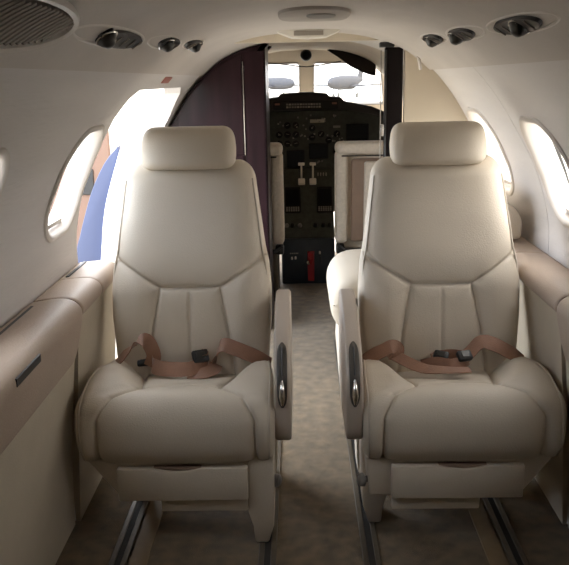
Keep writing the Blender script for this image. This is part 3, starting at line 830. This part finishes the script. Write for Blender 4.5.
tp = thing('screen_wall', 'tan upright screen with a dark square patch left of the blue panel', 'screen', (-1.60, 5.2, -1.1))
box('panel', (0, 0, 1.12), (.70, .06, 2.24), M['peach'], tp, .02, 2)
box('dark_patch', (.19, -.034, 1.77), (.09, .02, .17), M['black'], tp, .004, 1)
def aircraft(label, x, y, rot, s):
    r = thing('parked_aircraft', label, 'aircraft', (x, y, -1.1), 'parked aircraft'); r.rotation_euler.z = rot; r.scale = (s, s, s)
    rings = []
    for t, rad in ((-6, .05), (-5.5, .35), (-4.5, .7), (-2, .9), (2, .9), (4.5, .55), (6.5, .15)):
        rings.append([V((t, rad*math.cos(2*PI*k/16), 1.9+rad*math.sin(2*PI*k/16)+(.3 if t > 4 else 0))) for k in range(16)])
    loft('fuselage', rings, M['plane'], r)
    prism('wing', [(-.8, 0), (1.0, 6), (1.8, 6), (1.4, 0), (1.8, -6), (1.0, -6)], lambda u, v, d: V((u, v, d+abs(v)*.06)), 1.3, 1.42, M['plane'], r, .02, 1)
    prism('tail_fin', [(4.6, 2.6), (6.2, 4.6), (7.0, 4.6), (6.5, 2.4)], lambda u, v, d: V((u, d, v)), -.06, .06, M['plane'], r, .02, 1)
    prism('tailplane', [(6.1, 0), (6.7, 2), (7.1, 2), (6.9, 0), (7.1, -2), (6.7, -2)], lambda u, v, d: V((u, v, d)), 4.4, 4.5, M['plane'], r, .02, 1)
    for px, py in ((-4.2, 0), (.9, 1.3), (.9, -1.3)):
        tube('landing_gear', [(px, py, 1.6), (px, py, .3)], .06, M['dark_metal'], r); bm = bmesh.new(); add_tube(bm, [(px, py-.09, .28), (px, py+.09, .28)], .28, 14); from_bm('wheel', bm, M['black'], r)
aircraft('grey aircraft parked far ahead, seen through the right windscreen pane', 6.2, 105, 1.15, 1.0)
aircraft('small grey aircraft parked far ahead, seen through the left windscreen pane', -3.0, 120, 2.0, 1.0)

# ------------------------------------------------------------------ light, sky, camera
w = bpy.data.worlds.new('World'); SC.world = w; w.use_nodes = True
nt = w.node_tree; bg = nt.nodes['Background']
tc = nt.nodes.new('ShaderNodeTexCoord'); sx = nt.nodes.new('ShaderNodeSeparateXYZ'); nt.links.new(tc.outputs['Generated'], sx.inputs[0])
mr = nt.nodes.new('ShaderNodeMapRange'); mr.inputs['From Min'].default_value = -.8; mr.inputs['From Max'].default_value = .8
nt.links.new(sx.outputs['X'], mr.inputs['Value'])
rp = nt.nodes.new('ShaderNodeValToRGB')
rp.color_ramp.elements[0].color = (.80, .88, 1.0, 1); rp.color_ramp.elements[1].color = (1.0, .95, .89, 1)
nt.links.new(mr.outputs[0], rp.inputs['Fac']); nt.links.new(rp.outputs['Color'], bg.inputs['Color'])
bg.inputs['Strength'].default_value = 6.0

cam = bpy.data.cameras.new('Camera'); co_ = bpy.data.objects.new('Camera', cam); COL.objects.link(co_)
F = 780.; pitch = math.atan((282.5-80)/F); yaw = math.atan(17.5/F*math.cos(pitch)); roll = math.radians(1.2)
R3 = Matrix.Rotation(yaw, 3, 'Z') @ Matrix.Rotation(PI/2-pitch, 3, 'X') @ Matrix.Rotation(-roll, 3, 'Z')
co_.matrix_world = Matrix.Translation((0, 0, 1.30)) @ R3.to_4x4()
cam.sensor_fit = 'HORIZONTAL'; cam.sensor_width = 36; cam.lens = F/569*36; cam.clip_start = .05; cam.clip_end = 1000
SC.camera = co_
SC.view_settings.view_transform = 'Standard'; SC.view_settings.look = 'None'; SC.view_settings.gamma = 1; SC.view_settings.use_curve_mapping = False
SC.view_settings.exposure = 0.55
SC.cycles.use_denoising = True
SC.cycles.max_bounces = 14; SC.cycles.diffuse_bounces = 9; SC.cycles.glossy_bounces = 4; SC.cycles.transparent_max_bounces = 16
SC.cycles.caustics_reflective = False; SC.cycles.caustics_refractive = False
